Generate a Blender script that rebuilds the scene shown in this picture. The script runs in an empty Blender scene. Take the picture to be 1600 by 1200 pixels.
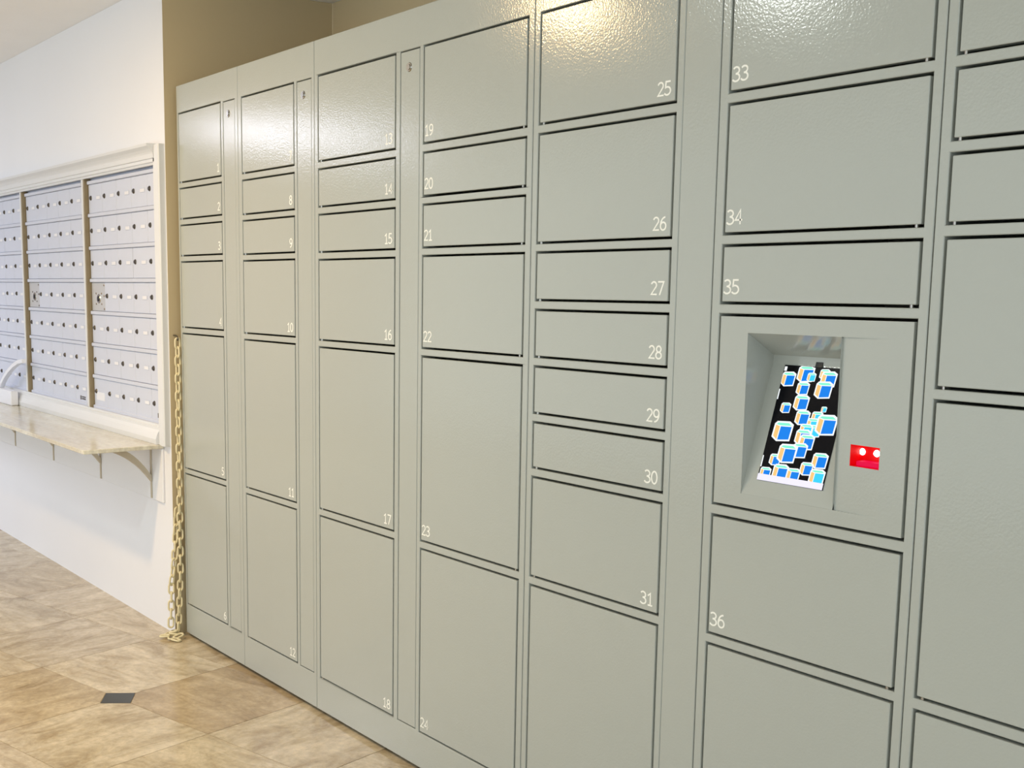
import bpy, bmesh, math, random
from mathutils import Vector, Matrix
random.seed(7)
scene = bpy.context.scene
C = scene.collection
PI = math.pi

# ------------------------------------------------------------------ camera
cam_d = bpy.data.cameras.new('camera')
cam = bpy.data.objects.new('camera', cam_d)
C.objects.link(cam)
yaw, pit, roll = -1.009583, -0.141025, 0.00058
d = Vector((math.sin(yaw) * math.cos(pit), math.cos(yaw) * math.cos(pit), math.sin(pit)))
r = Vector((math.cos(yaw), -math.sin(yaw), 0))
u = r.cross(d)
r2 = math.cos(roll) * r + math.sin(roll) * u
u2 = -math.sin(roll) * r + math.cos(roll) * u
M = Matrix((r2, u2, -d)).transposed().to_4x4()
M.translation = Vector((0, -1.8381, 1.3328))
cam.matrix_world = M
cam_d.sensor_width = 36
cam_d.lens = 1907.15 * 36 / 1600
cam_d.shift_x = 236.95 / 1600
cam_d.shift_y = 110.87 / 1600
cam_d.clip_start = 0.02
scene.camera = cam

# ------------------------------------------------------------------ world and exposure
vs = scene.view_settings
vs.view_transform = 'Standard'
vs.look = 'None'
vs.gamma = 1
vs.use_curve_mapping = False
vs.exposure = 0.13
w = bpy.data.worlds.new('lobby_daylight')
scene.world = w
w.use_nodes = True
bg = w.node_tree.nodes['Background']
bg.inputs[0].default_value = (0.87, 0.96, 1.0, 1)
bg.inputs[1].default_value = 1.40
CEIL = 2.393
# lamps of the room, all above the frame; the photograph shows their reflections in the locker doors:
# the warm one in door 25, the white one at the top of door 33, the cool panel in doors 1, 7 and 13
DOWNLIGHTS = [('warm', -3.72, -1.46, (1.0, 0.66, 0.30), 30.0, 'round warm yellow recessed ceiling downlight before the lockers'),
              ('white', -3.0, -1.80, (0.94, 1.0, 0.94), 12.0, 'round white recessed ceiling downlight next to the warm yellow one')]
COOL_PANEL = (-7.75, -2.60, 62.0)

# ------------------------------------------------------------------ helpers
def srgb(r_, g_, b_):
    f = lambda c: ((c / 255 + 0.055) / 1.055) ** 2.4 if c / 255 > 0.04045 else c / 255 / 12.92
    return (f(r_), f(g_), f(b_), 1)

def new_mat(name):
    m = bpy.data.materials.new(name)
    m.use_nodes = True
    nt = m.node_tree
    return m, nt, nt.nodes['Principled BSDF']

def N(nt, typ, **kw):
    n = nt.nodes.new(typ)
    for k, v in kw.items():
        setattr(n, k, v)
    return n

def plain(name, col, rough=0.5, metal=0.0, noise=0.04, scale=12, bump=0.0, bscale=300, spec=0.5, coat=0.0):
    m, nt, b = new_mat(name)
    tc = N(nt, 'ShaderNodeTexCoord')
    nz = N(nt, 'ShaderNodeTexNoise')
    nz.inputs['Scale'].default_value = scale
    nz.inputs['Detail'].default_value = 4
    nt.links.new(tc.outputs['Object'], nz.inputs['Vector'])
    mx = N(nt, 'ShaderNodeMixRGB', blend_type='MULTIPLY')
    mx.inputs[0].default_value = 1
    rmp = N(nt, 'ShaderNodeMapRange')
    rmp.inputs['To Min'].default_value = 1 - noise
    rmp.inputs['To Max'].default_value = 1 + noise * 0.4
    nt.links.new(nz.outputs['Fac'], rmp.inputs['Value'])
    mx.inputs[1].default_value = col
    nt.links.new(rmp.outputs[0], mx.inputs[2])
    nt.links.new(mx.outputs[0], b.inputs['Base Color'])
    b.inputs['Roughness'].default_value = rough
    b.inputs['Metallic'].default_value = metal
    b.inputs['Specular IOR Level'].default_value = spec
    b.inputs['Coat Weight'].default_value = coat
    if bump:
        n2 = N(nt, 'ShaderNodeTexNoise')
        n2.inputs['Scale'].default_value = bscale
        n2.inputs['Detail'].default_value = 1
        nt.links.new(tc.outputs['Object'], n2.inputs['Vector'])
        bp = N(nt, 'ShaderNodeBump')
        bp.inputs['Strength'].default_value = bump
        bp.inputs['Distance'].default_value = 0.001
        nt.links.new(n2.outputs['Fac'], bp.inputs['Height'])
        nt.links.new(bp.outputs[0], b.inputs['Normal'])
    return m

def emit(name, col, strength):
    m, nt, b = new_mat(name)
    b.inputs['Base Color'].default_value = (0.01, 0.01, 0.01, 1)
    b.inputs['Emission Color'].default_value = col
    b.inputs['Emission Strength'].default_value = strength
    b.inputs['Roughness'].default_value = 0.4
    b.inputs['Specular IOR Level'].default_value = 0.05
    return m

MT = {}
MT['locker'] = plain('locker_powder_coat', srgb(176, 180, 173), 0.15, noise=0.02, scale=3, bump=0.26, bscale=210, spec=0.5)
MT['number'] = plain('number_print', srgb(246, 246, 238), 0.5, noise=0.0)
MT['white_wall'] = plain('white_wall_paint', srgb(237, 238, 242), 0.55, noise=0.03, scale=2.5, bump=0.10, bscale=60)
MT['beige'] = plain('beige_wall_paint', srgb(208, 190, 152), 0.6, noise=0.04, scale=3, bump=0.10, bscale=60)
MT['added_wall'] = plain('added_wall_grey', srgb(172, 164, 168), 0.6, noise=0.03, scale=3, bump=0.10, bscale=60)  # grey of the added end wall, set to tone down its reflection
MT['ceiling'] = plain('ceiling_paint', srgb(244, 244, 244), 0.8, noise=0.05, scale=6, bump=0.3, bscale=90)
MT['trim'] = plain('trim_paint', srgb(224, 226, 228), 0.4, noise=0.03, scale=8)
MT['mail'] = plain('mailbox_aluminium_paint', srgb(208, 213, 227), 0.42, metal=0.0, noise=0.03, scale=20)
MT['mail_frame'] = plain('mailbox_frame_aluminium', srgb(196, 197, 200), 0.4, metal=0.1, noise=0.05, scale=20)
MT['brown'] = plain('brown_jamb', srgb(150, 135, 105), 0.4, metal=0.3, noise=0.06, scale=20)  # even brown colour on the jamb beside each bank
MT['chrome'] = plain('lock_chrome', srgb(175, 172, 165), 0.25, metal=1.0, noise=0.05, scale=200)
MT['dark'] = plain('dark_recess', srgb(24, 23, 22), 0.5, noise=0.1, scale=100)
MT['lock'] = plain('lock_cylinder', srgb(105, 100, 94), 0.3, metal=0.8, noise=0.15, scale=300)
MT['paper'] = plain('label_paper', srgb(232, 232, 236), 0.6, noise=0.03, scale=90)
MT['chain'] = plain('chain_plastic', srgb(228, 216, 176), 0.38, noise=0.06, scale=60)
MT['bracket'] = plain('bracket_paint', srgb(196, 186, 166), 0.45, noise=0.06, scale=30)
MT['strip_white'] = plain('white_plastic', srgb(236, 238, 244), 0.35, noise=0.02)
MT['grout'] = plain('grout', srgb(168, 148, 116), 0.8, noise=0.15, scale=80)
MT['black_tile'] = plain('black_granite', srgb(46, 48, 44), 0.25, noise=0.4, scale=160)
MT['fixture'] = plain('fixture_white', srgb(235, 235, 232), 0.4, noise=0.01)
MT['kiosk'] = plain('kiosk_powder_coat', srgb(176, 180, 173), 0.15, noise=0.02, scale=3, bump=0.18, bscale=210)

def stone_mat(name, light, mid, dark, rough, use_obj=True, stretch=(1, 2.3, 1), scale=4.2):
    m, nt, b = new_mat(name)
    tc = N(nt, 'ShaderNodeTexCoord')
    oi = N(nt, 'ShaderNodeObjectInfo')
    add = N(nt, 'ShaderNodeVectorMath', operation='ADD')
    cmb = N(nt, 'ShaderNodeCombineXYZ')
    mul = N(nt, 'ShaderNodeMath', operation='MULTIPLY')
    mul.inputs[1].default_value = 57.0
    nt.links.new(oi.outputs['Random'], mul.inputs[0])
    for i in range(3):
        nt.links.new(mul.outputs[0], cmb.inputs[i])
    nt.links.new(tc.outputs['Object'], add.inputs[0])
    nt.links.new(cmb.outputs[0], add.inputs[1])
    mp = N(nt, 'ShaderNodeMapping')
    mp.inputs['Scale'].default_value = stretch
    nt.links.new(add.outputs[0], mp.inputs['Vector'])
    n1 = N(nt, 'ShaderNodeTexNoise')
    n1.inputs['Scale'].default_value = scale
    n1.inputs['Detail'].default_value = 12
    n1.inputs['Roughness'].default_value = 0.70
    n1.inputs['Distortion'].default_value = 0.7
    nt.links.new(mp.outputs[0], n1.inputs['Vector'])
    cr = N(nt, 'ShaderNodeValToRGB')
    e = cr.color_ramp.elements
    e[0].position = 0.34; e[0].color = dark
    e[1].position = 0.64; e[1].color = light
    k = cr.color_ramp.elements.new(0.48); k.color = mid
    nt.links.new(n1.outputs['Fac'], cr.inputs[0])
    n2 = N(nt, 'ShaderNodeTexNoise')
    n2.inputs['Scale'].default_value = 46
    n2.inputs['Detail'].default_value = 8
    n2.inputs['Roughness'].default_value = 0.7
    nt.links.new(add.outputs[0], n2.inputs['Vector'])
    mr = N(nt, 'ShaderNodeMapRange')
    mr.inputs['From Min'].default_value = 0.3
    mr.inputs['From Max'].default_value = 0.7
    mr.inputs['To Min'].default_value = 0.76
    mr.inputs['To Max'].default_value = 1.16
    nt.links.new(n2.outputs['Fac'], mr.inputs['Value'])
    mx = N(nt, 'ShaderNodeMixRGB', blend_type='MULTIPLY')
    mx.inputs[0].default_value = 1
    nt.links.new(cr.outputs[0], mx.inputs[1])
    nt.links.new(mr.outputs[0], mx.inputs[2])
    out = mx.outputs[0]
    if use_obj:
        m2 = N(nt, 'ShaderNodeMixRGB', blend_type='MULTIPLY')
        m2.inputs[0].default_value = 1
        nt.links.new(out, m2.inputs[1])
        nt.links.new(oi.outputs['Color'], m2.inputs[2])
        out = m2.outputs[0]
    nt.links.new(out, b.inputs['Base Color'])
    b.inputs['Roughness'].default_value = rough
    return m

MT['travertine'] = stone_mat('travertine', srgb(210, 200, 182), srgb(187, 175, 153), srgb(156, 139, 111), 0.20)
MT['counter'] = stone_mat('counter_marble', srgb(228, 226, 214), srgb(216, 211, 194), srgb(200, 190, 166), 0.16, use_obj=False, stretch=(1, 6, 1), scale=1.6)

def wloc(p):
    v = Vector((0, 0, 0))
    while p is not None:
        v += p.location
        p = p.parent
    return v

def link_mesh(name, me, mat, parent=None, loc=(0, 0, 0)):
    o = bpy.data.objects.new(name, me)
    C.objects.link(o)
    o.location = loc
    if parent is not None:
        o.parent = parent
    if mat is not None and not me.materials:
        me.materials.append(mat)
    return o

def obj(name, bm, mat, parent=None, smooth=False):
    """bm is in world coordinates; the mesh is moved into the parent's frame"""
    if parent is not None:
        bmesh.ops.translate(bm, verts=bm.verts, vec=-wloc(parent))
    bmesh.ops.recalc_face_normals(bm, faces=bm.faces)
    me = bpy.data.meshes.new(name)
    bm.to_mesh(me)
    bm.free()
    if smooth:
        for p in me.polygons:
            p.use_smooth = True
    return link_mesh(name, me, mat, parent)

def root(name, loc, label, cat, group=None):
    o = bpy.data.objects.new(name, None)
    C.objects.link(o)
    o.location = loc
    o.empty_display_size = 0.05
    tag(o, label, cat, group)
    return o

def tag(o, label, cat, group=None):
    o['label'] = label
    o['category'] = cat
    if group:
        o['group'] = group
    return o

def struct(o, label=None):
    o['kind'] = 'structure'
    if label:
        o['label'] = label
    return o

def box(bm, x0, x1, y0, y1, z0, z1, bev=0.0, seg=1):
    vs_ = [bm.verts.new((x, y, z)) for x in (x0, x1) for y in (y0, y1) for z in (z0, z1)]
    idx = [(0, 1, 3, 2), (4, 6, 7, 5), (0, 4, 5, 1), (2, 3, 7, 6), (0, 2, 6, 4), (1, 5, 7, 3)]
    fs = [bm.faces.new([vs_[i] for i in f]) for f in idx]
    if bev:
        es = list({e for f in fs for e in f.edges})
        bmesh.ops.bevel(bm, geom=es, offset=bev, segments=seg, affect='EDGES', profile=0.5)
    return bm

def nb():
    return bmesh.new()

def prism(bm, pts, axis, a, b):
    """polygon of 2-D points extruded along an axis between a and b"""
    def P(p, t):
        if axis == 'x':
            return (t, p[0], p[1])
        if axis == 'y':
            return (p[0], t, p[1])
        return (p[0], p[1], t)
    A = [bm.verts.new(P(p, a)) for p in pts]
    B = [bm.verts.new(P(p, b)) for p in pts]
    n = len(pts)
    bm.faces.new(A)
    bm.faces.new(B[::-1])
    for i in range(n):
        bm.faces.new((A[i], B[i], B[(i + 1) % n], A[(i + 1) % n]))
    return bm

def cyl(bm, c, axis, rad, h, seg=16, r2_=None):
    r2_ = rad if r2_ is None else r2_
    ax = {'x': Vector((1, 0, 0)), 'y': Vector((0, 1, 0)), 'z': Vector((0, 0, 1))}[axis]
    a = Vector((0, 0, 1)) if axis != 'z' else Vector((1, 0, 0))
    b = ax.cross(a)
    c = Vector(c)
    A, B = [], []
    for i in range(seg):
        t = 2 * PI * i / seg
        dv = a * math.cos(t) + b * math.sin(t)
        A.append(bm.verts.new(c + dv * rad))
        B.append(bm.verts.new(c + dv * r2_ + ax * h))
    bm.faces.new(A)
    bm.faces.new(B[::-1])
    for i in range(seg):
        bm.faces.new((A[i], A[(i + 1) % seg], B[(i + 1) % seg], B[i]))
    return bm

def tube(bm, pts, rad, seg=6, closed=False):
    pts = [Vector(p) for p in pts]
    rings = []
    n = len(pts)
    prev = None
    for i, p in enumerate(pts):
        if closed:
            t = (pts[(i + 1) % n] - pts[i - 1]).normalized()
        else:
            t = (pts[min(i + 1, n - 1)] - pts[max(i - 1, 0)]).normalized()
        if prev is None:
            a = t.orthogonal().normalized()
        else:
            a = (prev - t * prev.dot(t)).normalized()
        prev = a
        b = t.cross(a)
        rings.append([bm.verts.new(p + (a * math.cos(2 * PI * k / seg) + b * math.sin(2 * PI * k / seg)) * rad) for k in range(seg)])
    m = n if closed else n - 1
    for i in range(m):
        A, B = rings[i], rings[(i + 1) % n]
        for k in range(seg):
            bm.faces.new((A[k], A[(k + 1) % seg], B[(k + 1) % seg], B[k]))
    if not closed:
        bm.faces.new(rings[0][::-1])
        bm.faces.new(rings[-1])
    return bm

def face_with_holes(bm, x0, x1, z0, z1, holes, y, depth, outer_depth, bev=0.0):
    """front face in the plane y with rectangular holes; hole walls go back by depth, the outside by outer_depth"""
    xs = sorted({x0, x1} | {h[0] for h in holes} | {h[1] for h in holes})
    zs = sorted({z0, z1} | {h[2] for h in holes} | {h[3] for h in holes})
    V = {}
    def v(i, k):
        if (i, k) not in V:
            V[(i, k)] = bm.verts.new((xs[i], y, zs[k]))
        return V[(i, k)]
    def solid(i, k):
        if not (0 <= i < len(xs) - 1 and 0 <= k < len(zs) - 1):
            return False
        cx = (xs[i] + xs[i + 1]) / 2
        cz = (zs[k] + zs[k + 1]) / 2
        return not any(h[0] < cx < h[1] and h[2] < cz < h[3] for h in holes)
    for i in range(len(xs) - 1):
        for k in range(len(zs) - 1):
            if solid(i, k):
                bm.faces.new((v(i, k), v(i + 1, k), v(i + 1, k + 1), v(i, k + 1)))
    bm.edges.ensure_lookup_table()
    rim = [e for e in bm.edges if len(e.link_faces) == 1]
    outer = []
    inner = []
    for e in rim:
        a, b = e.verts
        T_ = 1e-5
        on = (abs(a.co.x - b.co.x) < T_ and (abs(a.co.x - x0) < T_ or abs(a.co.x - x1) < T_)) or \
             (abs(a.co.z - b.co.z) < T_ and (abs(a.co.z - z0) < T_ or abs(a.co.z - z1) < T_))
        (outer if on else inner).append(e)
    for es, dp in ((inner, depth), (outer, outer_depth)):
        if not es:
            continue
        ret = bmesh.ops.extrude_edge_only(bm, edges=es)
        bmesh.ops.translate(bm, verts=[g for g in ret['geom'] if isinstance(g, bmesh.types.BMVert)], vec=(0, dp, 0))
    if bev:
        es = [e for e in rim if e.is_valid and len(e.link_faces) == 2]
        bmesh.ops.bevel(bm, geom=es, offset=bev, segments=1, affect='EDGES', profile=0.5)
    return bm

# ------------------------------------------------------------------ setting
WY = -0.03          # plane of the mailbox wall
XW = -4.203         # its corner
YB = 0.675          # back of the alcove
MZ0, MZ1 = 0.792, 1.762   # mailbox opening
MX0, MX1 = -6.83, -4.284

fl = nb()
box(fl, -9.5, 1.5, -4.6, 0.9, -0.12, -0.0012)
floor = struct(obj('floor', fl, MT['grout']))

bm = nb()
face_with_holes(bm, -9.5, XW, 0.0, CEIL, [(MX0, MX1, MZ0, MZ1)], WY, 0.09, YB - WY)
wl = obj('wall_left', bm, MT['white_wall'])
wl.data.materials.append(MT['beige'])
for p in wl.data.polygons:
    if p.normal.x > 0.9 and p.center.x > XW - 0.01:
        p.material_index = 1
    if p.normal.x < -0.9 and p.center.x > XW - 0.01:
        p.material_index = 1
struct(wl)
bm = nb(); box(bm, MX0 - 0.02, MX1 + 0.02, WY + 0.0905, WY + 0.11, MZ0 - 0.02, MZ1 + 0.02)
bk = obj('wall_recess', bm, MT['white_wall'], wl)
bm = nb(); box(bm, XW - 0.2, -0.55, YB + 0.001, YB + 0.12, 0, CEIL); struct(obj('wall_back', bm, MT['beige']))
bm = nb(); box(bm, -0.549, 1.5, WY, YB, 0, CEIL)
struct(obj('wall_right', bm, MT['beige']))
bm = nb(); box(bm, -9.62, -9.5, -4.6, 0.9, 0, CEIL); struct(obj('added_end_wall', bm, MT['added_wall']))  # unseen end wall, added to dim glancing reflections on the left lockers
bm = nb(); box(bm, -9.5, 1.5, -4.6, 0.9, CEIL + 0.0005, CEIL + 0.12); struct(obj('ceiling', bm, MT['ceiling']))

# floor tiles: 457 mm travertine, grid turned by 13.9 degrees, small black insets on some corners
TH = 0.2431
TS = 0.457
TO = Vector((-3.630, -0.4805, 0))
EA = Vector((math.cos(TH), math.sin(TH), 0))
EB = Vector((-math.sin(TH), math.cos(TH), 0))
CUT = 0.0693       # half diagonal of an inset
def tile_mesh(name, clip):
    h = TS / 2 - 0.0011
    pts = []
    cs = [(-h, -h), (h, -h), (h, h), (-h, h)]
    for i, c in enumerate(cs):
        if i == clip:
            cc = CUT - 0.0011
            p = cs[i - 1]; q = cs[(i + 1) % 4]
            def toward(t):
                L = math.hypot(t[0] - c[0], t[1] - c[1])
                return (c[0] + (t[0] - c[0]) * cc / L, c[1] + (t[1] - c[1]) * cc / L)
            pts += [toward(p), toward(q)]
        else:
            pts.append(c)
    b = nb()
    prism(b, pts, 'z', -0.010, 0.0)
    bmesh.ops.recalc_face_normals(b, faces=b.faces)
    me = bpy.data.meshes.new(name)
    b.to_mesh(me); b.free()
    me.materials.append(MT['travertine'])
    return me
TM = {k: tile_mesh('tile', k) for k in (None, 0, 1, 2, 3)}
INSETS = lambda i, j: i % 3 == 0 and j % 3 == 0
bm = nb(); s_ = CUT / math.sqrt(2) * 1.0
prism(bm, [(-CUT + 0.002, 0), (0, -CUT + 0.002), (CUT - 0.002, 0), (0, CUT - 0.002)], 'z', -0.010, 0.0002)
inset_me = bpy.data.meshes.new('inset_tile'); bm.to_mesh(inset_me); bm.free(); inset_me.materials.append(MT['black_tile'])
TONE = {(0, 0): (0.88, 0.78, 0.63, 0), (-1, -1): (0.92, 0.84, 0.69, 1), (-1, 0): (1.12, 1.09, 1.02, 0), (0, -1): (1.05, 1.01, 0.92, 1),
        (-2, 0): (0.99, 0.96, 0.91, 1), (-2, 1): (1.02, 0.98, 0.90, 0), (-1, 1): (1.03, 0.97, 0.86, 1), (1, -1): (1.04, 0.99, 0.87, 0), (0, 1): (1.03, 0.97, 0.86, 0),
        (1, 0): (1.03, 0.98, 0.87, 1), (-2, -1): (1.02, 0.98, 0.90, 0), (-1, -2): (0.98, 0.96, 0.91, 1), (-3, 0): (1.0, 0.97, 0.90, 0), (-3, 1): (1.03, 0.99, 0.92, 1)}
for i in range(-15, 14):
    for j in range(-12, 8):
        c = TO + EA * (TS * (i + 0.5)) + EB * (TS * (j + 0.5))
        if not (-8.6 < c.x < 0.9 and -3.6 < c.y < 0.22):
            continue
        clip = None
        for k, (di, dj) in enumerate(((0, 0), (1, 0), (1, 1), (0, 1))):
            if INSETS(i + di, j + dj):
                clip = k
        t = TONE.get((i, j))
        if t is None:
            q = random.random()
            t = (0.9 + 0.12 * q, 0.83 + 0.15 * q, 0.7 + 0.2 * q, random.randint(0, 1))
        o = link_mesh('tile', TM[(clip - t[3]) % 4 if clip is not None else None], None, floor, c)
        o.rotation_euler = (0, 0, TH + t[3] * PI / 2)
        o.color = (t[0], t[1], t[2], 1)
for i in range(-15, 14, 1):
    for j in range(-12, 8, 1):
        if INSETS(i, j):
            c = TO + EA * (TS * i) + EB * (TS * j)
            if -8.4 < c.x < 0.7 and -3.4 < c.y < -0.08:
                o = link_mesh('inset_tile', inset_me, None, floor, c)
                o.rotation_euler = (0, 0, TH)

# casing round the mailboxes
bm = nb()
y = WY
prism(bm, [(y, 1.7585), (y - 0.008, 1.7585), (y - 0.010, 1.766), (y - 0.016, 1.768), (y - 0.016, 1.779), (y - 0.022, 1.781), (y - 0.024, 1.797),
           (y - 0.027, 1.803), (y - 0.034, 1.812), (y - 0.046, 1.822), (y - 0.048, 1.831), (y, 1.831)], 'x', MX0 - 0.08, -4.262)
struct(obj('trim_1', bm, MT['trim']))
bm = nb()
prism(bm, [(-4.284, y), (-4.284, y - 0.012), (-4.280, y - 0.016), (-4.262, y - 0.016), (-4.259, y - 0.021), (-4.240, y - 0.021), (-4.236, y - 0.026),
           (-4.212, y - 0.026), (-4.208, y - 0.022), (-4.208, y)], 'z', 0.7225, 1.826)
struct(obj('trim_2', bm, MT['trim']))
bm = nb()
prism(bm, [(y, 0.7225), (y - 0.026, 0.7225), (y - 0.028, 0.742), (y - 0.020, 0.764), (y - 0.012, 0.776), (y - 0.012, 0.786), (y - 0.004, 0.790), (y - 0.004, 0.796), (y, 0.796)], 'x', MX0 - 0.08, -4.2845)
struct(obj('trim_3', bm, MT['trim']))

# ------------------------------------------------------------------ parcel lockers
LH = 2.0233
GAP = 0.0054
G_LOCK = 'grey powder-coated parcel locker units standing in a row'

def arc(cx, cy, rx, ry_, a0, a1, n=10):
    return [(cx + rx * math.cos(math.radians(a0 + (a1 - a0) * i / n)), cy + ry_ * math.sin(math.radians(a0 + (a1 - a0) * i / n))) for i in range(n + 1)]
# single-stroke figures in a box 0.52 wide and 1 high
DIGIT = {
    '0': [arc(0.26, 0.5, 0.26, 0.5, 90, 450, 20)],
    '1': [[(0.06, 0.80), (0.28, 1.0), (0.28, 0.0)], [(0.08, 0.0), (0.48, 0.0)]],
    '2': [arc(0.25, 0.74, 0.24, 0.26, 155, -28, 10) + [(0.02, 0.02), (0.52, 0.02)]],
    '3': [arc(0.22, 0.765, 0.25, 0.235, 140, -90, 12), arc(0.22, 0.265, 0.29, 0.265, 90, -145, 14)],
    '4': [[(0.40, 0.0), (0.40, 1.0), (0.0, 0.28), (0.54, 0.28)]],
    '5': [[(0.47, 1.0), (0.08, 1.0), (0.05, 0.56)] + arc(0.21, 0.30, 0.30, 0.30, 110, -140, 12)],
    '6': [arc(0.46, 0.36, 0.44, 0.63, 95, 185, 10), arc(0.27, 0.30, 0.25, 0.30, 180, 540, 20)],
    '7': [[(0.02, 1.0), (0.52, 1.0), (0.16, 0.0)]],
    '8': [arc(0.26, 0.76, 0.21, 0.24, -90, 270, 18), arc(0.26, 0.26, 0.26, 0.26, 90, 450, 20)],
    '9': [arc(0.06, 0.64, 0.44, 0.63, -85, 5, 10), arc(0.25, 0.70, 0.25, 0.30, 0, 360, 20)],
}
def number_obj(txt, x, z, align, parent, h=0.029):
    adv = 0.66 * h
    tw = adv * (len(txt) - 1) + 0.52 * h
    x0_ = x - tw if align == 'r' else x
    b = nb()
    sw = 0.0017
    for i, ch_ in enumerate(txt):
        for si, st in enumerate(DIGIT[ch_]):
            P_ = [Vector((x0_ + i * adv + p[0] * h, z + sw + p[1] * (h - 2 * sw))) for p in st]
            n = len(P_)
            closed = (P_[0] - P_[-1]).length < 1e-6
            A, B = [], []
            for k in range(n):
                t0 = (P_[k] - P_[k - 1 if k else (n - 2 if closed else 0)])
                t1 = (P_[(k + 1) if k < n - 1 else (1 if closed else n - 1)] - P_[k])
                t0 = t0.normalized() if t0.length > 1e-9 else t1.normalized()
                t1 = t1.normalized() if t1.length > 1e-9 else t0
                nn = Vector((-(t0 + t1).y, (t0 + t1).x))
                nn = nn.normalized() if nn.length > 1e-6 else Vector((-t0.y, t0.x))
                m_ = sw / max(0.55, abs(nn.dot(Vector((-t0.y, t0.x)))))
                q = P_[k]
                if not closed and k == 0: q = q - t1 * sw * 0.6
                if not closed and k == n - 1: q = q + t0 * sw * 0.6
                A.append(q + nn * m_); B.append(q - nn * m_)
            for yy in (-0.0004 - 0.00012 * si,):
                va = [b.verts.new((p.x, yy, p.y)) for p in A]
                vb = [b.verts.new((p.x, yy, p.y)) for p in B]
                wa = [b.verts.new((p.x, 0.0002, p.y)) for p in A]
                wb = [b.verts.new((p.x, 0.0002, p.y)) for p in B]
                for k in range(n - 1):
                    b.faces.new((va[k], vb[k], vb[k + 1], va[k + 1]))
                    b.faces.new((va[k], va[k + 1], wa[k + 1], wa[k]))
                    b.faces.new((vb[k], wb[k], wb[k + 1], vb[k + 1]))
    o = obj('number', b, MT['number'], parent)
    return o

def add_door(rt, x0, x1, z0, z1, txt=None, align='r', hinge=None, y0=0.0, name='door', mat='locker'):
    b = nb()
    g = GAP / 2
    box(b, x0 + g, x1 - g, y0, y0 + 0.020, z0 + g, z1 - g, bev=0.0011, seg=1)
    dr = obj(name, b, MT[mat], rt)
    if txt:
        if align == 'r':
            number_obj(txt, x1 - 0.014, z0 + 0.014, 'r', dr)
        else:
            number_obj(txt, x0 + 0.008, z0 + 0.016, 'l', dr)
    if hinge:
        hx = x0 + 0.012 if hinge == 'l' else x1 - 0.012
        b = nb(); cyl(b, (hx, 0.004, z0 - g + 0.0002), 'z', 0.003, GAP * 1.1, 8)
        obj('hinge_pin', b, MT['chrome'], dr)
    return dr

def locker(x0, x1, doors, label, strips=(), extra_holes=(), body_x1=None):
    rt = root('parcel_locker', ((x0 + x1) / 2, 0.275, 0.0), label, 'locker', G_LOCK)
    bx1 = x1 if body_x1 is None else body_x1
    holes = []
    for (a, b, z0, z1, txt, al, hg) in doors:
        g = GAP / 2
        holes.append((a - g, b + g, z0 - g, z1 + g))
    for (a, b, z0, z1) in strips:
        g = 0.0016
        holes.append((a - g, b + g, z0 - g, z1 + g))
    holes += list(extra_holes)
    bm_ = nb()
    face_with_holes(bm_, x0 + 0.0011, bx1 - 0.0011, 0.013, LH, holes, 0.0, 0.045, 0.56, bev=0.0013)
    # back panel and inside back
    body = obj('body', bm_, MT['locker'], rt)
    b = nb(); box(b, x0 + 0.003, bx1 - 0.003, 0.535, 0.559, 0.012, LH - 0.002); obj('back_panel', b, MT['locker'], rt)
    for fx in (x0 + 0.05, bx1 - 0.05):
        for fy in (0.05, 0.5):
            b = nb(); cyl(b, (fx, fy, 0.0), 'z', 0.02, 0.0128, 12); cyl(b, (fx, fy, 0.0128), 'z', 0.006, 0.02, 8); obj('levelling_foot', b, MT['dark'], rt)
    for (a, b_, z0, z1, txt, al, hg) in doors:
        add_door(rt, a, b_, z0, z1, txt, al, hg)
    for (a, b_, z0, z1) in strips:
        b = nb(); box(b, a + 0.0008, b_ - 0.0008, 0.0008, 0.018, z0 + 0.0012, z1 - 0.0012, bev=0.0012, seg=1)
        st = obj('lock_panel', b, MT['locker'], rt)
        cx = (a + b_) / 2 - 0.004
        cz = z1 - 0.042
        b = nb(); cyl(b, (cx, 0.0012, cz), 'y', 0.0125, -0.0032, 20, 0.0105)
        cyl(b, (cx, -0.002, cz), 'y', 0.0075, -0.0018, 16)
        lk = obj('cam_lock', b, MT['chrome'], st)
        lk['label'] = 'chrome cam lock'
    return rt

def col(a, b, zz, first, al, hg, numbered=True):
    out = []
    for i, (z1, z0) in enumerate(zz):
        out.append((a, b, z0, z1, (str(first + i) if numbered and first + i not in (32, 37) else None), al, hg))
    return out

ZA = [(1.9262, 1.6856), (1.6636, 1.5568), (1.5333, 1.4254), (1.4028, 1.1678), (1.1446, 0.6471), (0.6255, 0.1275)]
ZB = [(1.9221, 1.6818), (1.6589, 1.5504), (1.5295, 1.4216), (1.4001, 1.1641), (1.1419, 0.6454), (0.6229, 0.1243)]
ZC = [(1.9222, 1.6807), (1.6575, 1.5502), (1.5270, 1.4190), (1.3964, 1.1612), (1.1393, 0.6507), (0.6276, 0.1184)]
ZD = [(1.9226, 1.6828), (1.6592, 1.5504), (1.5286, 1.4202), (1.3984, 1.1612), (1.1387, 0.6480), (0.6253, 0.1150)]
ZE = [(1.9226, 1.6831), (1.6605, 1.4201), (1.3986, 1.2915), (1.2690, 1.1620), (1.1395, 1.0322), (1.0102, 0.9041), (0.8816, 0.6457), (0.6232, 0.1150)]
ZF1 = [(1.9226, 1.6842), (1.6615, 1.4229), (1.4008, 1.2931)]
ZF2 = [(0.8805, 0.6426), (0.6205, 0.1150)]
ZG = [(1.9226, 1.6855), (1.6631, 1.5548), (1.5327, 1.4248), (1.4020, 1.1636), (1.1418, 0.6430), (0.6195, 0.1150)]
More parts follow.
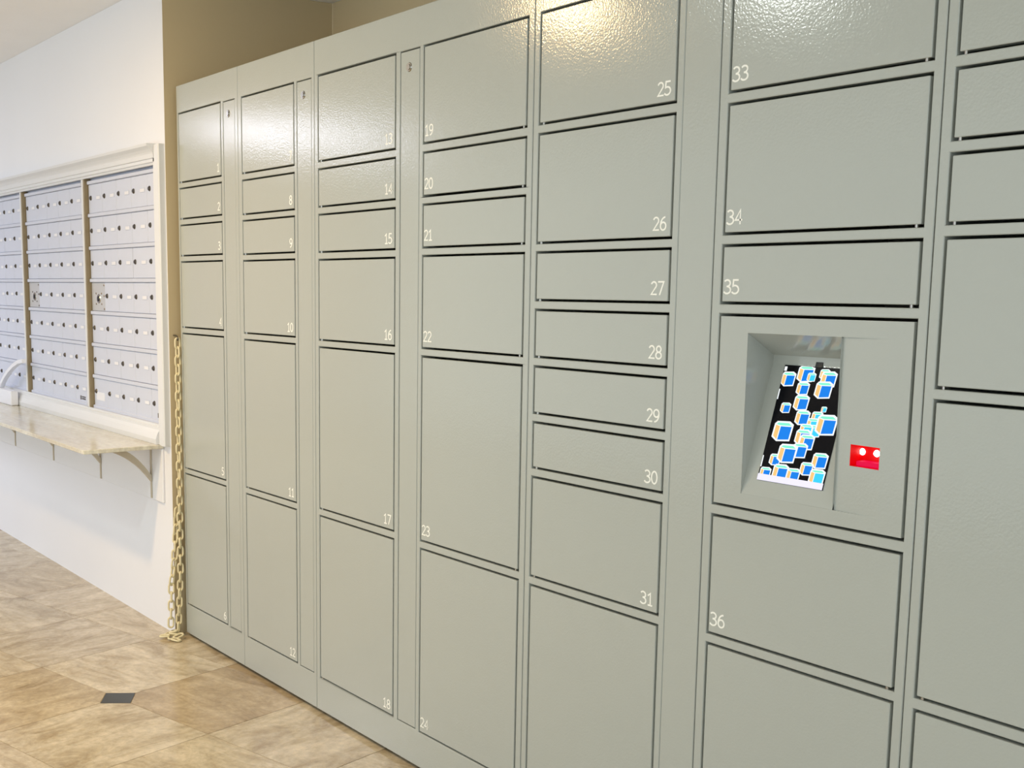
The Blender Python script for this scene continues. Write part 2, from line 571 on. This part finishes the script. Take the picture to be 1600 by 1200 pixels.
AB, BC, DE, EF, FG = -3.6764, -3.1781, -2.1918, -1.6506, -1.1950
locker(-4.165, AB, col(-4.1500, -3.8052, ZA, 1, 'r', 'l'), 'grey parcel locker unit with doors numbered 1 to 6 at the beige wall', [(-3.7845, -3.6995, 0.1266, 1.9239)])
locker(AB, BC, col(-3.6491, -3.3016, ZB, 7, 'r', 'l'), 'grey parcel locker unit with doors numbered 7 to 12', [(-3.2824, -3.1965, 0.1221, 1.9215)])
locker(BC, DE, col(-3.1558, -2.7517, ZC, 13, 'r', 'l') + col(-2.6223, -2.2152, ZD, 19, 'l', 'r'), 'wide two-column grey parcel locker unit with doors numbered 13 to 24', [(-2.7281, -2.6420, 0.1168, 1.9224)])
le = locker(DE, EF, col(-2.1707, -1.7619, ZE, 25, 'r', 'l'), 'grey parcel locker unit with eight doors numbered from 25 and a wide plain side panel', body_x1=-1.7417)
b = nb(); box(b, -1.7424, EF - 0.0014, 0.0004, 0.55, 0.013, LH, bev=0.0012); obj('filler_panel', b, MT['locker'], le)
KX0, KX1, KZ0, KZ1 = -1.6273, -1.2160, 0.9039, 1.2706
g = GAP / 2
locker(EF, FG, col(-1.6273, -1.2160, ZF1, 33, 'l', 'r') + col(-1.6273, -1.2160, ZF2, 36, 'l', 'r'), 'grey parcel locker unit with doors 33 to 36 around the touchscreen',
       extra_holes=[(KX0 - g, KX1 + g, KZ0 - g, KZ1 + g)])
locker(FG, -0.640, col(-1.1739, -0.7630, ZG, 38, 'r', 'l', False), 'grey parcel locker unit without numbers on the six door faces beside the touchscreen unit', [(-0.742, -0.660, 0.1168, 1.9224)])

# ------------------------------------------------------------------ touchscreen kiosk
kr = root('touchscreen_kiosk', ((KX0 + KX1) / 2, 0.02, KZ0 + g), 'grey control panel with recessed tilted touchscreen and red scanner window', 'kiosk')
PX0, PX1, PZ0, PZ1 = -1.5587, -1.3550, 0.9330, 1.2382
RX = -1.2645
RD = 0.0040
SX0, SX1, SZ0, SZ1 = -1.3270, -1.2680, 1.0158, 1.0536
def ry(x):
    return RD * (RX - x) / (RX - PX1)
bm = nb()
def quad(*p):
    bm.faces.new([bm.verts.new(q) for q in p])
kx0, kx1, kz0, kz1 = KX0 + g, KX1 - g, KZ0 + g, KZ1 - g
# flat border of the panel
def flat(xa, xb, za, zb):
    quad((xa, 0, za), (xb, 0, za), (xb, 0, zb), (xa, 0, zb))
flat(kx0, PX0, kz0, kz1)
flat(RX, kx1, kz0, kz1)
flat(PX0, RX, kz0, PZ0)
flat(PX0, RX, PZ1, kz1)
# panel edges
quad((kx0, 0, kz0), (kx0, 0.02, kz0), (kx1, 0.02, kz0), (kx1, 0, kz0))
quad((kx0, 0, kz1), (kx1, 0, kz1), (kx1, 0.02, kz1), (kx0, 0.02, kz1))
quad((kx0, 0, kz0), (kx0, 0, kz1), (kx0, 0.02, kz1), (kx0, 0.02, kz0))
quad((kx1, 0, kz0), (kx1, 0.02, kz0), (kx1, 0.02, kz1), (kx1, 0, kz1))
# shallow ramp right of the pocket, with the scanner hole
def ramp(xa, xb, za, zb):
    quad((xa, ry(xa), za), (xb, ry(xb), za), (xb, ry(xb), zb), (xa, ry(xa), zb))
ramp(PX1, SX0, PZ0, PZ1)
ramp(SX1, RX, PZ0, PZ1)
ramp(SX0, SX1, PZ0, SZ0)
ramp(SX0, SX1, SZ1, PZ1)
for z in (PZ0, PZ1):
    quad((PX1, 0, z), (RX, 0, z), (PX1, RD, z))
# pocket: left wall, right wall, sloping ceiling, back strip, sloping floor
Tt = (0.0745, 1.180); Tc = (0.0760, 1.195); Bb = (0.0004, PZ0)
for x, y0_ in ((PX0, 0.0), (PX1, RD)):
    bm.faces.new([bm.verts.new((x, yy, zz)) for yy, zz in ((0.0, PZ1), Tc, Tt, Bb)])
quad((PX0, 0, PZ1), (PX1, 0, PZ1), (PX1, Tc[0], Tc[1]), (PX0, Tc[0], Tc[1]))
quad((PX0, Tc[0], Tc[1]), (PX1, Tc[0], Tc[1]), (PX1, Tt[0], Tt[1]), (PX0, Tt[0], Tt[1]))
quad((PX0, Tt[0], Tt[1]), (PX1, Tt[0], Tt[1]), (PX1, Bb[0], Bb[1]), (PX0, Bb[0], Bb[1]))
bmesh.ops.remove_doubles(bm, verts=bm.verts, dist=1e-6)
obj('panel', bm, MT['kiosk'], kr)
# scanner
bm = nb()
e_ = 0.0
for fx in ((SX0, SX0), (SX1, SX1)):
    quad((fx[0], ry(fx[0]), SZ0), (fx[0], 0.034, SZ0), (fx[0], 0.034, SZ1), (fx[0], ry(fx[0]), SZ1))
for z in (SZ0, SZ1):
    quad((SX0, ry(SX0), z), (SX1, ry(SX1), z), (SX1, 0.034, z), (SX0, 0.034, z))
quad((SX0, 0.034, SZ0), (SX1, 0.034, SZ0), (SX1, 0.034, SZ1), (SX0, 0.034, SZ1))
m, nt, bs = new_mat('scanner_red')
bs.inputs['Base Color'].default_value = (0.75, 0.004, 0.006, 1)
bs.inputs['Emission Color'].default_value = (1, 0.0, 0.005, 1)
bs.inputs['Emission Strength'].default_value = 0.10
bs.inputs['Specular IOR Level'].default_value = 0.2
bs.inputs['Roughness'].default_value = 0.35
MT['red'] = m
sc = obj('scanner_window', bm, MT['red'], kr)
sc['label'] = 'glowing red scanner window'
MT['led'] = emit('led_white', (1.0, 0.80, 0.74, 1), 4.5)
MT['pink'] = emit('scanner_pink', (1.0, 0.0, 0.07, 1), 0.75)
for cx in (-1.3190, -1.2905):
    bm = nb(); cyl(bm, (cx - 0.006, 0.0338, 1.0385), 'y', 0.0062, -0.004, 14, 0.004)
    obj('scanner_led', bm, MT['led'], sc)
bm = nb(); box(bm, SX0 + 0.006, SX1 - 0.0005, 0.012, 0.0335, SZ0 + 0.0003, SZ0 + 0.0085, bev=0.001)
obj('scanner_lens', bm, MT['pink'], sc)
# screen
Bv = Vector((0, Bb[0], Bb[1])); Tv = Vector((0, Tt[0], Tt[1]))
ev = (Tv - Bv).normalized()
nv = Vector((0, -ev.z, ev.y))       # points out to the viewer
if nv.y > 0:
    nv = -nv
def sp(x, s, h):
    q = Bv + ev * s + nv * h
    return Vector((x, q.y, q.z))
X0s, X1s, S0s, S1s = -1.5290, -1.3835, 0.0310, 0.2550
bm = nb()
A = [bm.verts.new(sp(x, s, -0.001)) for x, s in ((X0s, S0s), (X1s, S0s), (X1s, S1s), (X0s, S1s))]
B = [bm.verts.new(sp(x, s, 0.0012)) for x, s in ((X0s, S0s), (X1s, S0s), (X1s, S1s), (X0s, S1s))]
bm.faces.new(A[::-1]); bm.faces.new(B)
for i in range(4):
    bm.faces.new((A[i], A[(i + 1) % 4], B[(i + 1) % 4], B[i]))
m, nt, bs = new_mat('screen_black')
bs.inputs['Base Color'].default_value = (0.004, 0.004, 0.006, 1)
bs.inputs['Roughness'].default_value = 0.12
bs.inputs['Specular IOR Level'].default_value = 0.12
MT['screen'] = m
scr = obj('screen', bm, MT['screen'], kr)
scr['label'] = 'tilted touchscreen showing blue and orange cubes'
def graphic(name, mats):
    return {'name': name, 'v': [], 'f': [], 'm': []}
MG = [emit('pixel_white', (0.92, 0.97, 1.0, 1), 1.0), emit('pixel_blue', (0.0, 0.21, 0.80, 1), 1.0), emit('pixel_orange', (1.0, 0.56, 0.20, 1), 1.0),
      emit('pixel_mint', (0.22, 0.88, 0.62, 1), 1.0), emit('pixel_cyan', (0.04, 0.62, 0.92, 1), 1.0), emit('pixel_pale', (0.85, 0.82, 0.98, 1), 1.0)]
def poly(G, pts, h, mi):
    n0 = len(G['v'])
    G['v'] += [tuple(sp(min(max(x, X0s + 0.0005), X1s - 0.0003), min(max(s, S0s + 0.0003), S1s - 0.0003), h) - wloc(kr)) for x, s in pts]
    G['f'].append(list(range(n0, n0 + len(pts))))
    G['m'].append(mi)
def finish(G, parent):
    me = bpy.data.meshes.new(G['name'])
    me.from_pydata(G['v'], [], G['f'])
    for m_ in MG:
        me.materials.append(m_)
    for p, mi in zip(me.polygons, G['m']):
        p.material_index = mi
    me.update()
    return link_mesh(G['name'], me, None, parent)
CUBES = [(-1.478, .2405, .0268), (-1.5141, .2282, .0235), (-1.4372, .2423, .0158), (-1.4267, .2331, .025), (-1.4638, .2349, .014), (-1.4766, .2122, .0204),
         (-1.4318, .2128, .0268), (-1.4723, .1854, .0242), (-1.504, .1731, .0166), (-1.4205, .1772, .0089), (-1.4618, .1578, .023), (-1.4312, .1614, .0179),
         (-1.4979, .1284, .0319), (-1.437, .1476, .0191), (-1.4288, .1357, .0191), (-1.4481, .1351, .0204), (-1.4076, .1491, .0319), (-1.451, .122, .0242),
         (-1.4403, .1133, .0242), (-1.4503, .0966, .0235), (-1.499, .0735, .0184), (-1.476, .0878, .0301), (-1.4028, .0829, .0242), (-1.4266, .065, .0204),
         (-1.4807, .0515, .0255), (-1.4517, .0497, .0217), (-1.5134, .0462, .0184), (-1.4008, .0531, .0242)]
CYAN = {2, 4, 9, 11, 13, 14, 15, 27}
h = 0.00135
for k, (cx, cs, sz) in enumerate(CUBES):
    G = graphic('cube_graphic', None)
    sz *= 1.22
    hw = sz / 2
    hh = sz * 0.46
    q = [(-1, -0.62), (-0.42, -1.0), (0.92, -0.86), (1.0, 0.72), (0.55, 1.0), (-0.72, 0.92), (-0.95, 0.66)]
    P = lambda p, sc_=1.0: (cx + p[0] * hw * sc_, cs + p[1] * hh * sc_)
    poly(G, [P(p, 1.12) for p in q], h, 0)
    fr = [(-0.38, -0.95), (0.88, -0.80), (0.93, 0.55), (-0.32, 0.50)]
    lf = [(-0.95, -0.58), (-0.48, -0.92), (-0.42, 0.50), (-0.90, 0.62)]
    tp = [(-0.86, 0.70), (-0.38, 0.60), (0.92, 0.66), (0.52, 0.92), (-0.68, 0.86)]
    poly(G, [P(p) for p in fr], h + 0.00002, 4 if k in CYAN else 1)
    poly(G, [P(p) for p in lf], h + 0.00002, 2)
    poly(G, [P(p) for p in tp], h + 0.00002, 3)
    finish(G, scr)
    h += 0.00004
G = graphic('status_bar', None)
poly(G, [(X0s, S0s), (X1s, S0s), (X1s, S0s + 0.0125), (X0s, S0s + 0.0125)], h, 5)
for (x, s, a, b_) in ((-1.5265, 0.198, 0.0012, 0.010), (-1.5265, 0.0678, 0.0012, 0.011), (-1.5240, 0.2475, 0.0028, 0.0042)):
    poly(G, [(x - a, s - b_), (x + a, s - b_), (x + a, s + b_), (x - a, s + b_)], h, 0)
finish(G, scr)
bm = nb()
A = [bm.verts.new(sp(x, s, -0.0008)) for x, s in ((-1.461, 0.2545), (-1.446, 0.2545), (-1.446, 0.2640), (-1.461, 0.2640))]
B = [bm.verts.new(v.co + nv * 0.003) for v in A]
bm.faces.new(A[::-1]); bm.faces.new(B)
for i in range(4):
    bm.faces.new((A[i], A[(i + 1) % 4], B[(i + 1) % 4], B[i]))
obj('camera_module', bm, MT['dark'], kr)

# ------------------------------------------------------------------ mailbox banks
PW = 0.159
PH = 0.1355
YM = -0.013
def local(name, fn, mat, smooth=False):
    b = nb(); fn(b)
    bmesh.ops.recalc_face_normals(b, faces=b.faces)
    me = bpy.data.meshes.new(name); b.to_mesh(me); b.free(); me.materials.append(MT[mat])
    if smooth:
        for p in me.polygons: p.use_smooth = True
    return me
RAIL = 0.015
door_me = local('mail_door', lambda b: box(b, 0.0013, PW - 0.0013, 0, 0.012, 0.0013, PH - RAIL - 0.0013, bev=0.0012), 'mail')
lock_me = local('mail_lock', lambda b: (cyl(b, (0, 0, 0), 'y', 0.0105, -0.004, 14, 0.0085), cyl(b, (0, -0.004, 0), 'y', 0.006, -0.0025, 10)), 'lock')
lab_me = local('label_holder', lambda b: (box(b, -0.024, 0.024, -0.0018, 0, -0.0085, 0.0085, bev=0.001)), 'mail')
pap_me = local('name_label', lambda b: (box(b, -0.020, 0.020, -0.0022, -0.0017, -0.0065, 0.0055)), 'paper')
rail_me = local('rail', lambda b: box(b, 0, 5 * PW, -0.007, 0.012, -RAIL / 2, RAIL / 2, bev=0.0025), 'mail')
screw_me = local('screw', lambda b: cyl(b, (0, 0, 0), 'y', 0.0045, -0.002, 8, 0.003), 'lock')
ring_me = local('master_lock', lambda b: (cyl(b, (0, 0, 0), 'y', 0.020, -0.003, 18, 0.018)), 'chrome')
key_me = local('lock_core', lambda b: (cyl(b, (0, -0.003, 0), 'y', 0.011, -0.002, 14)), 'dark')
plate_me = local('master_plate', lambda b: box(b, 0.0013, PW - 0.0013, 0, 0.012, 0.0013, PH - RAIL - 0.0013, bev=0.0012), 'mail_frame')
BANKS = [(-6.800, 'pale mailbox bank behind the curved white strip', 0), (-5.935, 'middle mailbox bank with a round master lock between two bronze dividers', 1),
         (-5.060, 'pale mailbox bank beside the beige corner with a round master lock', 2)]
WIDE = {(0, 1, 3), (1, 4, 0), (2, 2, 3)}     # door wide as two cells
for (bx, lab, bi) in BANKS:
    rt = root('mailbox_bank', (bx + 2.5 * PW, 0.02, MZ0 + 0.001), lab, 'mailbox', 'mailbox banks set in the white wall')
    off = wloc(rt)
    bw = 5 * PW
    b = nb()
    box(b, bx - 0.004, bx + bw + (0.004 if bi == 2 else 0.042), YM + 0.014, YM + 0.06, MZ0 + 0.001, MZ1 - 0.001)
    obj('body', b, MT['mail'], rt)
    for k in range(8):
        zc = 1.7435 - k * PH + (0.004 if k == 7 else 0)
        link_mesh('rail', rail_me, None, rt, Vector((bx, YM, zc)) - off)
    for rw in range(7):
        z0 = 1.7435 - (rw + 1) * PH + RAIL / 2
        skip = False
        for c_ in range(5):
            if skip:
                skip = False
                continue
            x = bx + c_ * PW
            if rw == 3 and c_ == 0 and bi:
                pl = link_mesh('master_plate', plate_me, None, rt, Vector((x, YM + 0.0015, z0)) - off)
                mc = Vector((0.085, 0, 0.052))
                link_mesh('master_lock', ring_me, None, pl, mc)
                link_mesh('lock_core', key_me, None, pl, mc)
                for (sx, sz) in ((-0.032, -0.022), (-0.032, 0.022), (0.032, -0.022), (0.032, 0.022), (0.062, -0.042), (0.062, 0.056), (0.062, 0.012)):
                    link_mesh('screw', screw_me, None, pl, mc + Vector((sx, 0, sz)))
                continue
            wide = (bi, rw, c_) in WIDE
            dr = link_mesh('mail_door', door_me, None, rt, Vector((x, YM, z0)) - off)
            if wide:
                dr.scale.x = (2 * PW - 0.0026) / (PW - 0.0026) * 0.9985
                skip = True
            n = 2 if wide else 1
            sx = dr.scale.x
            for q in range(n):
                xx = q * PW
                zc = PH * 0.46
                l_ = link_mesh('mail_lock', lock_me, None, dr, ((0.028 + xx) / sx, 0, zc + 0.002)); l_.scale.x = 1 / sx
                if not (rw == 6 and bi == 2 and c_ == 0):
                    l_ = link_mesh('label_holder', lab_me, None, dr, ((0.116 + xx) / sx, 0, zc)); l_.scale.x = 1 / sx
                    l_ = link_mesh('name_label', pap_me, None, dr, ((0.116 + xx) / sx, 0, zc)); l_.scale.x = 1 / sx
            if rw == 6 and c_ == 4 and bi:
                b = nb(); box(b, 0.06, 0.072, -0.0012, 0, 0.012, 0.030); box(b, 0.080, 0.125, -0.0012, 0, 0.014, 0.020); box(b, 0.080, 0.125, -0.0012, 0, 0.023, 0.028)
                me = bpy.data.meshes.new('maker_mark'); bmesh.ops.recalc_face_normals(b, faces=b.faces); b.to_mesh(me); b.free(); me.materials.append(MT['lock'])
                link_mesh('maker_mark', me, None, dr)
            if rw == 6 and bi == 2 and c_ == 0:
                b = nb(); box(b, 0.03, 0.125, -0.0010, 0, 0.028, 0.062)
                me = bpy.data.meshes.new('notice_sticker'); bmesh.ops.recalc_face_normals(b, faces=b.faces); b.to_mesh(me); b.free(); me.materials.append(MT['paper'])
                link_mesh('notice_sticker', me, None, dr)
    # divider: bright front edge and bronze jamb left of the bank
    b = nb(); box(b, bx - 0.032, bx - 0.014, WY - 0.004, YM + 0.013, MZ0 + 0.001, MZ1 - 0.001, bev=0.001)
    dv = obj('divider', b, MT['trim'], rt)
    b = nb(); box(b, bx - 0.0138, bx - 0.0030, WY - 0.001, YM + 0.010, MZ0 + 0.001, MZ1 - 0.001)
    obj('jamb', b, MT['brown'], dv)

# ------------------------------------------------------------------ stone counter on brackets
ct = root('counter', (-5.57, -0.19, 0.7), 'cream stone counter under the mailboxes on curved wall brackets', 'counter')
bm = nb(); box(bm, -6.9, -4.270, -0.347, WY - 0.001, 0.707, 0.722, bev=0.0015)
obj('counter_top', bm, MT['counter'], ct)
bm = nb(); box(bm, -6.9, -4.272, WY - 0.010, WY - 0.0005, 0.498, 0.7065, bev=0.002)
obj('under_counter_strip', bm, MT['white_wall'], ct)  # thin raised strip below the counter, same white as the wall
for x in (-4.376, -4.932, -5.557, -6.163, -6.75):
    b = nb(); box(b, x - 0.006, x + 0.006, WY - 0.014, WY - 0.0105, 0.503, 0.706)
    box(b, x - 0.006, x + 0.006, -0.26, WY - 0.0105, 0.7025, 0.7065)
    br = obj('bracket', b, MT['bracket'], ct)
    # curved brace
    pts_o, pts_i = [], []
    for k in range(9):
        t = k / 8
        # quadratic curve from the shelf to the wall
        def bz(p0, p1, p2):
            return tuple((1 - t) ** 2 * p0[i] + 2 * t * (1 - t) * p1[i] + t * t * p2[i] for i in range(2))
        pts_o.append(bz((-0.230, 0.7025), (-0.118, 0.672), (-0.0445, 0.568)))
        pts_i.append(bz((-0.160, 0.7025), (-0.098, 0.672), (-0.0445, 0.592)))
    b = nb(); prism(b, pts_o + pts_i[::-1], 'x', x - 0.009, x + 0.009)
    obj('brace', b, MT['bracket'], br)

# curved white strip standing on the counter
bm = nb()
path = [(-6.318, 0.7235), (-6.312, 0.742), (-6.290, 0.775), (-6.245, 0.815), (-6.185, 0.852), (-6.110, 0.888), (-6.020, 0.921), (-5.930, 0.945), (-5.860, 0.953)]
ya, yb = -0.085, -0.062
L_, R_ = [], []
for i, (x, z) in enumerate(path):
    a = Vector(path[max(i - 1, 0)]); c_ = Vector(path[min(i + 1, len(path) - 1)])
    t = (c_ - a).normalized(); n_ = Vector((-t.y, t.x)) * 0.009
    L_.append((x + n_.x, z + n_.y)); R_.append((x - n_.x, max(z - n_.y, 0.7235)))
prism(bm, L_ + R_[::-1], 'y', ya, yb)
cs_ = root('curved_strip', (-6.3, -0.08, 0.7225), 'curved white plastic strip rising from the stone counter to the mailboxes', 'plastic strip')
obj('arch', bm, MT['strip_white'], cs_)
bm = nb(); box(bm, -6.45, -6.02, -0.098, -0.0595, 0.7225, 0.795, bev=0.004)
obj('foot', bm, MT['strip_white'], cs_)

# ------------------------------------------------------------------ plastic chain
def link_mesh_data():
    L, W, rr = 0.047, 0.027, 0.0040
    hl, hw = L / 2 - W / 2, W / 2 - rr
    pts = []
    for k in range(7):
        t = -PI / 2 + PI * k / 6
        pts.append((math.sin(t) * hw, 0, hl + math.cos(t) * hw))
    for k in range(7):
        t = PI / 2 + PI * k / 6
        pts.append((math.sin(t) * hw, 0, -hl + math.cos(t) * hw))
    b = nb(); tube(b, pts, rr, 6, True)
    bmesh.ops.recalc_face_normals(b, faces=b.faces)
    me = bpy.data.meshes.new('link'); b.to_mesh(me); b.free(); me.materials.append(MT['chain'])
    for p in me.polygons: p.use_smooth = True
    return me
LK = link_mesh_data()
ch = root('plastic_chain', (-4.165, -0.03, 0.0), 'cream plastic chain hanging from a hook beside the lockers, end piled on the floor', 'chain')
off = wloc(ch)
PITCH = 0.0325
def strand(pts, phase=0.0, start=0):
    pts = [Vector(p) for p in pts]
    seg = [(pts[i + 1] - pts[i]).length for i in range(len(pts) - 1)]
    tot = sum(seg)
    n = int(tot / PITCH)
    for k in range(n + 1):
        s = k * PITCH
        i = 0
        while i < len(seg) - 1 and s > seg[i]:
            s -= seg[i]; i += 1
        p = pts[i] + (pts[i + 1] - pts[i]) * (s / seg[i])
        t = (pts[i + 1] - pts[i]).normalized()
        o = link_mesh('link', LK, None, ch, p - off)
        q = t.to_track_quat('Z', 'X')
        ang = phase + ((k + start) % 2) * PI / 2 + random.uniform(-0.12, 0.12)
        o.rotation_mode = 'QUATERNION'
        from mathutils import Quaternion
        o.rotation_quaternion = Quaternion(t, ang) @ q
strand([(-4.168, -0.012, 1.108), (-4.165, -0.016, 0.80), (-4.164, -0.018, 0.5), (-4.164, -0.020, 0.25), (-4.166, -0.032, 0.035)], 0.55)
strand([(-4.182, -0.024, 0.475), (-4.184, -0.032, 0.36), (-4.182, -0.036, 0.30), (-4.188, -0.048, 0.20), (-4.184, -0.056, 0.035)], 0.9, 1)
pile = [(-4.185, -0.070, 0.008, 0.6, 0.2), (-4.165, -0.090, 0.012, 2.2, -0.3), (-4.140, -0.075, 0.010, 1.1, 0.15), (-4.128, -0.050, 0.014, 0.2, 0.5),
        (-4.150, -0.055, 0.018, 2.8, 0.35), (-4.172, -0.050, 0.022, 1.6, -0.4), (-4.110, -0.068, 0.007, 2.0, 0.1)]
for (x, y, z, a, tlt) in pile:
    o = link_mesh('link', LK, None, ch, Vector((x, y, z)) - off)
    o.rotation_euler = (PI / 2 + tlt * 0.5, tlt * 0.4, a)
# hook
bm = nb(); tube(bm, [(XW - 0.004, -0.012, 1.136), (-4.184, -0.012, 1.137), (-4.170, -0.013, 1.134), (-4.163, -0.013, 1.126), (-4.166, -0.013, 1.118)], 0.0026, 6)
hk = tag(obj('wall_hook', bm, MT['lock'], None, True), 'small dark screw hook in the beige wall holding the chain', 'hook')

# ------------------------------------------------------------------ lamps on the ceiling
cool_e = emit('cool_diffuser', (0.88, 0.90, 1.0, 1), 2.5)
for kind, x, y, lc, pw, lb in DOWNLIGHTS:
    rt = root('ceiling_downlight_%s_offscreen' % kind, (x, y, CEIL), lb, 'lamp')
    b = nb()
    seg = 24
    prof = [(0.075, 0.0), (0.105, 0.0), (0.105, -0.006), (0.092, -0.010), (0.075, -0.006)]
    rings = [[b.verts.new((x + rr * math.cos(2 * PI * k / seg), y + rr * math.sin(2 * PI * k / seg), CEIL + zz)) for k in range(seg)] for rr, zz in prof]
    for i in range(len(prof)):
        A, B = rings[i], rings[(i + 1) % len(prof)]
        for k in range(seg):
            b.faces.new((A[k], A[(k + 1) % seg], B[(k + 1) % seg], B[k]))
    obj('trim_ring', b, MT['fixture'], rt)
    b = nb(); cyl(b, (x, y, CEIL - 0.004), 'z', 0.0745, 0.003, 24); obj(kind + '_lens_offscreen', b, emit('downlight_lens', (lc[0], lc[1], lc[2], 1), 14.0), rt)
    ld = bpy.data.lights.new('downlight_beam', 'AREA'); ld.shape = 'DISK'; ld.size = 0.14
    ld.energy = pw; ld.color = lc
    lo = bpy.data.objects.new('downlight_beam_%s_offscreen' % kind, ld); C.objects.link(lo); lo.parent = rt; lo.location = (0, 0, -0.012)
for (x, y, pw) in (COOL_PANEL,):
    rt = root('ceiling_panel_light_offscreen', (x, y, CEIL), 'rectangular cool white ceiling light panel before the mailbox wall', 'lamp')
    b = nb(); box(b, x - 0.32, x + 0.32, y - 0.80, y + 0.80, CEIL - 0.018, CEIL, bev=0.003); obj('frame', b, MT['fixture'], rt)
    b = nb(); box(b, x - 0.29, x + 0.29, y - 0.77, y + 0.77, CEIL - 0.021, CEIL - 0.0181); obj('diffuser_offscreen', b, cool_e, rt)
    ld = bpy.data.lights.new('panel_beam', 'AREA'); ld.shape = 'RECTANGLE'; ld.size = 0.56; ld.size_y = 1.50
    ld.energy = pw; ld.color = (0.80, 0.83, 1.0)
    lo = bpy.data.objects.new('panel_beam_offscreen', ld); C.objects.link(lo); lo.parent = rt; lo.location = (0, 0, -0.026)
